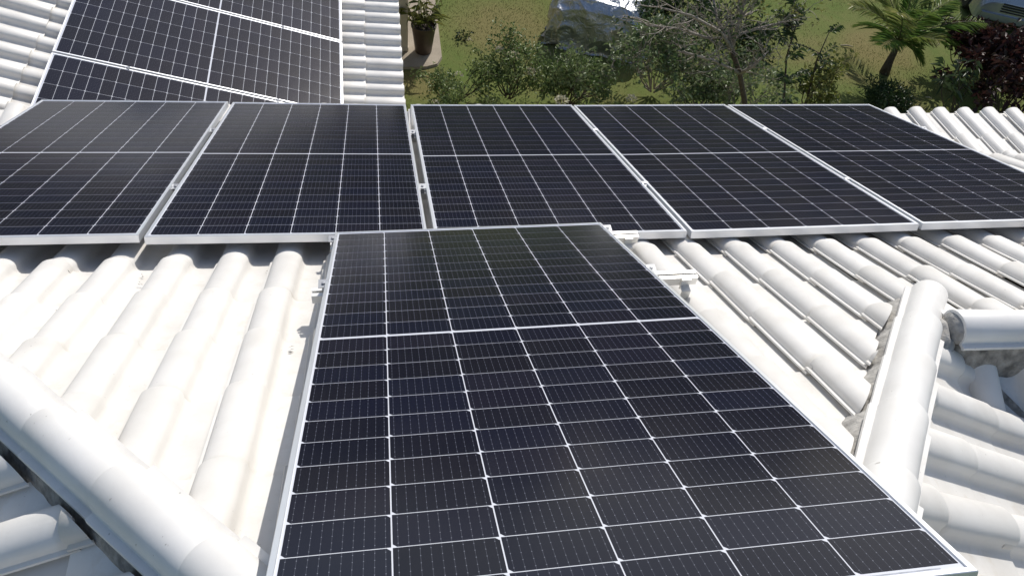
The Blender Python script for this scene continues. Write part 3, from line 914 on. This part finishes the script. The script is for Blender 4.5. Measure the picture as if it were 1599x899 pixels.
# sparse forked tree with bare grey branches
def add_leaves(root, ends, n, leaf, mat, sd_=.05, name="foliage", up=.1):
    E_ = np.array([e[0][:] for e in ends]); DD = np.array([e[1][:] for e in ends]); pick = rng.integers(0, len(E_), n)
    pos = E_[pick]+rng.normal(0, sd_, (n, 3)); ax = DD[pick]*.7+rng.normal(0, .55, (n, 3))+np.array([0, 0, up])
    return leaf_mesh(name, pos, ax, rng.uniform(.65, 1.25, n)*leaf[0], rng.uniform(.75, 1.2, n)*leaf[1], M[mat], root, .25)
tb = at_y(1163, 160, 8.3); tb0 = Vector((tb.x+.12, 8.28, 0))
root = empty("forked_tree", tb0); tag(root, "thin dark trunk forking into bare grey branches, beside the lawn", "tree")
V, F = [], []
k1 = at_y(1155, 115, 8.35)-tb0; k2 = at_y(1143, 78, 8.4)-tb0
tube(V, F, [Vector((0, 0, -.05)), Vector((.0, .0, .5)), tb-tb0, k1, k2], [.052, .045, .038, .034, .030], 8)
from_lists("trunk", V, F, M['bark'], root, True)
V, F, ends = [], [], []
limbs = [[k2, at_y(1138, 50, 8.45)-tb0, at_y(1150, 30, 8.5)-tb0, at_y(1175, 20, 8.6)-tb0],
         [k2, at_y(1105, 60, 8.3)-tb0, at_y(1060, 45, 8.2)-tb0, at_y(1010, 40, 8.1)-tb0],
         [k2, at_y(1125, 50, 8.2)-tb0, at_y(1080, 25, 8.0)-tb0, at_y(1030, 12, 7.9)-tb0],
         [k2, at_y(1150, 55, 8.5)-tb0, at_y(1200, 40, 8.6)-tb0, at_y(1230, 36, 8.7)-tb0],
         [k1, at_y(1115, 95, 8.1)-tb0, at_y(1060, 80, 7.9)-tb0],
         [k1, at_y(1175, 105, 8.2)-tb0, at_y(1195, 85, 8.2)-tb0],
         [k2, at_y(1120, 30, 8.7)-tb0, at_y(1110, -20, 8.9)-tb0],
         [k2, at_y(1160, 10, 8.6)-tb0, at_y(1190, -25, 8.7)-tb0]]
for lm in limbs:
    tube(V, F, lm, [.026-.0055*i for i in range(len(lm))], 6)
    for i in range(len(lm)-1):
        for q in range(6):
            b = lm[i].lerp(lm[i+1], random.uniform(.1, 1)); d = (lm[i+1]-lm[i]).normalized()+Vector((random.gauss(0, .6), random.gauss(0, .6), random.gauss(.1, .5)))
            twigs(V, F, b, d, random.uniform(.18, .38), .0095, 2, ends, .6, 1, 3, 4)
from_lists("branches", V, F, M['bark_grey'], root, True)
lv = [e for e in ends]
add_leaves(root, lv, 420, (.075, .038), 'leaf_dark', .05)
add_leaves(root, [e for e in lv if (e[0]+tb0).x > 4.5 and e[0].z > 2.0] or lv, 260, (.07, .03), 'leaf_yellow', .06)

# slender saplings with feathery leaves
def sapling(label, base, pts, nl, mat, leaf=(.125, .038)):
    root = empty("sapling", base); tag(root, label, "sapling", "saplings on the lawn")
    V, F = [], []
    P_ = [Vector((0, 0, -.03))]+[p-Vector(base) for p in pts]
    tube(V, F, P_, [.02*(1-.7*i/(len(P_)-1)) for i in range(len(P_))], 6)
    B, A = [], []
    for i in range(1, len(P_)-1):
        for q in range(6):
            b = P_[i].lerp(P_[i+1], random.random()); d = Vector((random.gauss(0, 1), random.gauss(0, 1), random.uniform(.2, 1))).normalized()
            L = random.uniform(.2, .42); e = b+d*L; tw = bent(b, e, 4, .08)
            tube(V, F, tw, [.007, .006, .005, .004, .003], 4)
            sd2 = d.cross(Vector((0, 0, 1))).normalized()
            for j in range(nl):
                t = .2+.8*j/nl; c = b.lerp(e, t)
                for sgn in (-1, 1): B.append(c[:]); A.append((sd2*sgn+d*.7+Vector((0, 0, random.gauss(0, .25))))[:])
    from_lists("trunk", V, F, M['bark'], root, True)
    leaf_mesh("foliage", np.array(B), np.array(A), rng.uniform(.7, 1.2, len(B))*leaf[0], leaf[1], M[mat], root, .25)
    return root
sb = at_y(1224, 160, 8.6); sb0 = Vector((sb.x+.03, 8.58, 0))
sapling("tall slender sapling with feathery dark leaves, right of the forked tree", sb0, [sb, at_y(1228, 90, 8.65), at_y(1240, 50, 8.7), at_y(1250, 18, 8.7)], 7, 'leaf_dark')
sb2 = at_y(1262, 150, 8.9); s0 = Vector((sb2.x, 8.85, 0))
sapling("shorter sapling leaning right with feathery leaves, above the last row panel", s0, [sb2, at_y(1275, 95, 9.0), at_y(1295, 50, 9.1)], 6, 'leaf_dark', (.105, .034))
bush("leafy_shrub", "small shrub with bright yellowish green leaves beside the saplings", "shrub", at_z(1262, 172, .35), (.30, .26, .80), 9, 700, (.090, .044), 'leaf_yellow', depth=2)

# young coconut palm
pb = at_z(1383, 114, 0); pc = at_y(1403, 66, pb.y+.02)
root = empty("young_palm", pb); tag(root, "young palm with arching yellow green fronds on a short leaning trunk", "palm")
c0 = pc-pb
V, F = [], []
tube(V, F, [Vector((-.02, 0, -.04)), c0*.35+Vector((-.02, 0, 0)), c0*.7, c0], [.095, .066, .05, .042], 10)
from_lists("trunk", V, F, M['bark'], root, True)
tips = [at_y(1330, 10, pb.y+.3), at_y(1536, 36, pb.y-.1), at_y(1376, 72, pb.y-.5), at_y(1466, 64, pb.y-.4), at_y(1425, -30, pb.y+.3), at_y(1490, 0, pb.y+.3), at_y(1372, -20, pb.y+.6),
        at_y(1340, 40, pb.y+.9), at_y(1455, 20, pb.y-.9), at_y(1400, 20, pb.y-.9), at_y(1510, 70, pb.y+.2), at_y(1440, 90, pb.y-.2), at_y(1450, -40, pb.y+.8)]
for i, tp in enumerate(tips):
    tip = tp-pb; V, F = [], []
    rise = (.30 if i not in (2, 3, 11) else .16)
    ctrl = c0.lerp(tip, .5)+Vector((0, 0, rise))
    N_ = 12; rc = [(c0*(1-t)**2+ctrl*2*t*(1-t)+tip*t*t) for t in [k/N_ for k in range(N_+1)]]
    tube(V, F, rc, [.013*(1-.85*k/N_) for k in range(N_+1)], 4)
    fr = from_lists("frond", V, F, M['stem'], root, True)
    B, A, LL = [], [], []
    for k in range(3, 46):
        t = k/45; f = t*N_; a = int(min(f, N_-1)); p = rc[a].lerp(rc[a+1], f-a); d = (rc[a+1]-rc[a]).normalized()
        s_ = d.cross(Vector((0, 0, 1))).normalized()
        for sg in (-1, 1):
            B.append(p[:]); A.append((s_*sg*.8+d*.75+Vector((random.gauss(0, .08), random.gauss(0, .08), .05+random.gauss(0, .1))))[:]); LL.append(.34*(math.sin(math.pi*(t*.82+.14)))+.06)
    tn = np.clip((.25 if i % 3 else .6)+np.repeat(np.linspace(0, .35, 43), 2)+rng.normal(0, .1, 86), 0, 1)
    leaf_mesh("leaflets", np.array(B), np.array(A), np.array(LL), .021, M['frond'], fr, .16, tn, .1)

# clipped round shrub in the palm's shade, red shrub and long leaved plant at the right
bush("round_shrub", "low dense dark green shrub in the shade below the palm", "shrub", at_z(1382, 158, .1), (.50, .34, .26), 16, 2600, (.05, .028), 'leaf_dark', depth=2)
for lab, px, py, sz, nl in (("large dark maroon shrub filling the right edge behind the white tiles", 1562, 178, (1.0, .8, 1.45), 3600),
                            ("dark maroon shrub beside the palm, left of the larger one", 1500, 112, (.75, .55, .95), 1900)):
    bush("maroon_shrub", lab, "shrub", at_z(px, py, 0), sz, 12, nl, (.15, .062), 'leaf_red', "maroon shrubs by the drive", depth=2)
lb = at_z(1497, 178, .25); lb.z = 0
root = empty("long_leaved_plant", lb); tag(root, "plant with long glossy drooping leaves on bare stems before the maroon shrubs", "plant")
V, F, B, A = [], [], [], []
for q, (px, py) in enumerate(((1475, 95), (1497, 85), (1515, 110), (1465, 118), (1488, 120), (1525, 92))):
    e = at_y(px, py, lb.y+random.uniform(-.1, .2))-lb; tw = bent((0, 0, -.02), e, 5, .06); tube(V, F, tw, [.014, .012, .010, .008, .007, .005], 5)
    for k in range(11):
        a = random.uniform(0, 6.28); B.append((tw[-1]-(tw[-1]-tw[-3])*random.random()*.8)[:]); A.append((math.cos(a), math.sin(a), random.uniform(-.1, .5)))
from_lists("stems", V, F, M['bark'], root, True)
lm_ = leaf_mesh("foliage", np.array(B), np.array(A), rng.uniform(.14, .24, len(B)), .05, M['leaf_long'], root, .45, None, .12)

# weed in the lawn, fallen sticks
bush("weed", "small dark weed with a white flower alone on the lawn", "plant", at_z(723, 60, 0), (.10, .08, .10), 6, 60, (.07, .035), 'leaf_dark', None, [flower_at(733, 63, .05, .03)], depth=0, petals=14)
def stick(label, px, py, L, ang, mat):
    V, F = [], []; p = at_z(px, py, .02); d = Vector((math.cos(ang), math.sin(ang), .03))
    tube(V, F, [p-d*L/2, p+Vector((0, 0, .012)), p+d*L/2], [.010, .013, .006], 5)
    tag(from_lists("fallen_stick", V, F, M[mat]), label, "stick", "sticks on the lawn")
stick("short pale stick on the lawn between the round shrub and the maroon shrubs", 1450, 153, .10, -.5, 'petal')
stick("thin pale stick lying on the bare patch left of the palm", 1322, 72, .22, -.2, 'concrete')

# tall dark planter with its plant on the path
pp = at_z(661, 80, .04); pp.z = .04
root = empty("planter", pp); tag(root, "tall tapered dark brown planter on the concrete path", "planter")
M['pot'] = simple("dark_brown_glaze", (.075, .05, .038), .45, var=.2)
V, F = [], []; hp = .47
lathe(V, F, [(.0, 0), (.125, 0), (.132, .02), (.165, hp*.6), (.188, hp-.03), (.198, hp-.028), (.198, hp), (.178, hp), (.170, hp-.05)], 28)
from_lists("pot", V, F, M['pot'], root, True, 40)
V, F = [], []; lathe(V, F, [(.165, hp-.055), (.1, hp-.045), (.02, hp-.04)], 20); from_lists("soil", V, F, M['soil'], root)
root = empty("potted_bamboo", pp+Vector((0, 0, hp-.05))); tag(root, "spiky long leaved plant growing in the brown planter", "plant")
V, F, B, A = [], [], [], []
for k in range(12):
    a = random.uniform(0, 6.28); r_ = random.uniform(.02, .13); b = Vector((math.cos(a)*r_, math.sin(a)*r_, 0)); e = b+Vector((math.cos(a)*random.uniform(.0, .2), math.sin(a)*random.uniform(0, .2), random.uniform(.2, .75)))
    tw = bent(b, e, 4, .05); tube(V, F, tw, [.007, .006, .006, .005, .004], 5)
    for j in range(9):
        t = .25+.75*j/8; i = min(3, int(t*4)); p = tw[i].lerp(tw[i+1], t*4-i); q = random.uniform(0, 6.28)
        B.append(p[:]); A.append((math.cos(q), math.sin(q), random.uniform(.0, .5)))
from_lists("canes", V, F, M['stem'], root, True)
leaf_mesh("foliage", np.array(B), np.array(A), rng.uniform(.16, .30, len(B)), .034, M['leaf_yellow'], root, .3)

# ------------------------------------------------------------------ cars
def loft(stations, half_n=14, expo=3.2, flare=.0):
    """closed car-like skin: stations (y, height, half width, ground clearance)"""
    V, F = [], []; n = 2*half_n+1
    for (y, h, w, g) in stations:
        for i in range(n):
            a = math.pi*i/(n-1); c, s = math.cos(a), math.sin(a)
            x = -w*math.copysign(abs(c)**(2/expo), c); z = g+(h-g)*abs(s)**(2/expo)
            V.append(Vector((x*(1+flare*(1-min(1, z/.6))), y, z)))
    for k in range(len(stations)-1):
        for i in range(n-1):
            a = k*n+i; F.append([a, a+1, a+n+1, a+n])
    return V, F, n
def interp(keys, m_):
    ys = np.array([k[0] for k in keys]); arr = np.array(keys)
    t = np.linspace(0, len(keys)-1, m_); i = np.clip(t.astype(int), 0, len(keys)-2); f = t-i; f = f*f*(3-2*f)
    return arr[i]*(1-f)[:, None]+arr[i+1]*f[:, None]
M['foil'] = None
t = NT("silver_cover_film"); v = t.coord()
t.link(t.ramp(t.noise(v, 3, 4), [(.3, (.46, .48, .50)), (.7, (.62, .64, .67))]), t.b.inputs["Base Color"]); t.set(Metallic=.92, Roughness=.36)
t.bump(t.noise(v, 11, 3, .55, 1.6), .7, .04); M['foil'] = t.m
c0 = at_z(853, 66, 0)
croot = empty("covered_car", c0); croot.rotation_euler = (0, 0, R(-20))
tag(croot, "car on the lawn wrapped in a crumpled shiny silver cover", "covered car")
keys = [(-.06, .03, .77, 0), (-.05, .45, .77, 0), (-.02, .70, .75, 0), (.10, .82, .74, 0), (.55, .87, .74, 0), (.80, .96, .71, 0), (1.30, 1.40, .64, 0), (2.5, 1.44, .64, 0), (3.1, 1.02, .71, 0), (3.9, .88, .73, 0), (4.15, .6, .71, 0), (4.18, .03, .71, 0)]
V, F, n_ = loft(interp(keys, 170), 60, 3.6, .03)
V2 = []
for p in V:
    q = p*1.0
    r1_ = 1-abs(noise.noise(Vector((q.x*2.2+3, q.y*1.5, q.z*2.4)))*2); r2_ = 1-abs(noise.noise(Vector((q.x*5.5, q.y*4+9, q.z*5)))*2)
    fold = 1-abs(noise.noise(Vector((q.x*3.4+(q.y*3.4 if q.z < .8 else 0), q.y*1.2, q.z*.9+4)))*2.2)
    dx = .050*r1_**3+.020*r2_**2+.03*noise.noise(q*1.3)+(.05 if q.z < .75 else .035)*max(fold, 0)**3
    edge_ = max(0, min(1, (abs(q.x)-.40)/.3)); top_ = max(0, min(1, (q.z-.62)/.15))
    cr = noise.noise(Vector((q.x*9, q.y*6, q.z*3.0+2)))+.6*(1-abs(noise.noise(Vector((q.x*11+4, q.y*8, q.z*5))))*2)
    dx += .026*cr*max(edge_, top_*.9)
    out = Vector((q.x, (q.y-2)*.25, q.z-.4)).normalized()
    if q.z < .04: dx *= 2
    V2.append(Vector((p.x+.77, p.y, p.z))+out*dx)
V2 = [Vector((p.x, p.y, max(p.z, .012))) for p in V2]
from_lists("car_cover", V2, F, M['foil'], croot, True)
M['paint'] = simple("dark_grey_blue_paint", (.34, .36, .40), .25, .5, var=.05, Coat_Weight=1.0, Coat_Roughness=.05)
M['glass'] = simple("tinted_glass", (.02, .025, .03), .05, var=.05)
M['tyre'] = simple("tyre_rubber", (.02, .02, .02), .8)
M['lamp'] = simple("headlamp_lens", (.45, .47, .5), .1, .4)
cb = at_z(1505, 38, 0)
kroot = empty("parked_car", cb); kroot.rotation_euler = (0, 0, R(-24))
tag(kroot, "dark parked car with a bright reflecting bonnet at the top right corner", "car")
keys = [(-.02, .35, .70, .2), (0, .55, .80, .18), (.06, .68, .84, .18), (.25, .80, .86, .18), (1.0, .93, .87, .18), (1.25, .97, .87, .18), (3.6, .98, .87, .18), (4.1, .92, .85, .2), (4.25, .6, .8, .22), (4.26, .3, .75, .25)]
V, F, n_ = loft(interp(keys, 46), 16, 4.2)
F.append([i for i in range(n_)][::-1]); F.append([len(V)-n_+i for i in range(n_)])
SH = Vector((.9, 0, 0))
from_lists("body", [p+SH for p in V], F, M['paint'], kroot, True, 50)
keys = [(1.05, .92, .70, .9), (1.75, 1.40, .62, .9), (2.9, 1.43, .62, .9), (3.75, .96, .70, .9)]
V, F, n_ = loft(interp(keys, 20), 12, 3.6); from_lists("windscreen", [p+SH for p in V], F, M['glass'], kroot, True, 50)
keys = [(1.72, 1.385, .60, 1.3), (1.85, 1.42, .60, 1.3), (2.8, 1.45, .60, 1.3), (2.95, 1.415, .60, 1.3)]
V, F, n_ = loft(interp(keys, 12), 10, 4); from_lists("roof", [p+SH for p in V], F, M['paint'], kroot, True, 50)
for sx_ in (-1, 1):
    V, F = [], []; lathe(V, F, [(.02, 0), (.085, .0), (.10, -.015), (.10, -.06)], 18)
    o = from_lists("headlight", V, F, M['lamp'], kroot, True, 40); o.location = (.9+sx_*.60, .045, .58); o.rotation_euler = (R(78), 0, R(sx_*12)); o.scale = (1.3, .8, 1)
    for yy in (.75, 3.4):
        V, F = [], []; lathe(V, F, [(.12, -.09), (.29, -.09), (.315, -.06), (.315, .06), (.29, .09), (.12, .09)], 22)
        o = from_lists("wheel", V, F, M['tyre'], kroot, True, 40); o.location = (.9+sx_*.80, yy, .315); o.rotation_euler = (0, R(90), 0)
        V, F = [], []; lathe(V, F, [(.02, -.085), (.19, -.092), (.20, -.07), (.20, .07), (.19, .092), (.02, .085)], 18)
        from_lists("rim", V, F, M['bracket'], o, True, 40)
V, F = [], []
for i in range(4): box(V, F, (.9, -.018, .40+i*.045), (.9, .03, .02))
from_lists("grille", V, F, M['black'], kroot)
V, F = [], []; box(V, F, (.9, -.03, .29), (1.5, .08, .10)); from_lists("bumper", V, F, M['paint'], kroot)

# ------------------------------------------------------------------ trees out of view, added to darken what the panel glass mirrors
n = 9000
ang = rng.uniform(R(-75), R(75), n); rad = rng.uniform(30, 40, n)
hh = np.array([7.5+3.2*noise.noise((a*6, 1, 0))+1.6*noise.noise((a*19, 4, 0)) for a in ang])
pos = np.stack([np.sin(ang)*rad, np.cos(ang)*rad, rng.random(n)**.8*hh], 1)
o = leaf_mesh("unseen_wood", pos, rng.normal(size=(n, 3)), rng.uniform(.7, 1.5, n), .7, M['leaf_dark'], None, .2)
tag(o, kind="stuff")
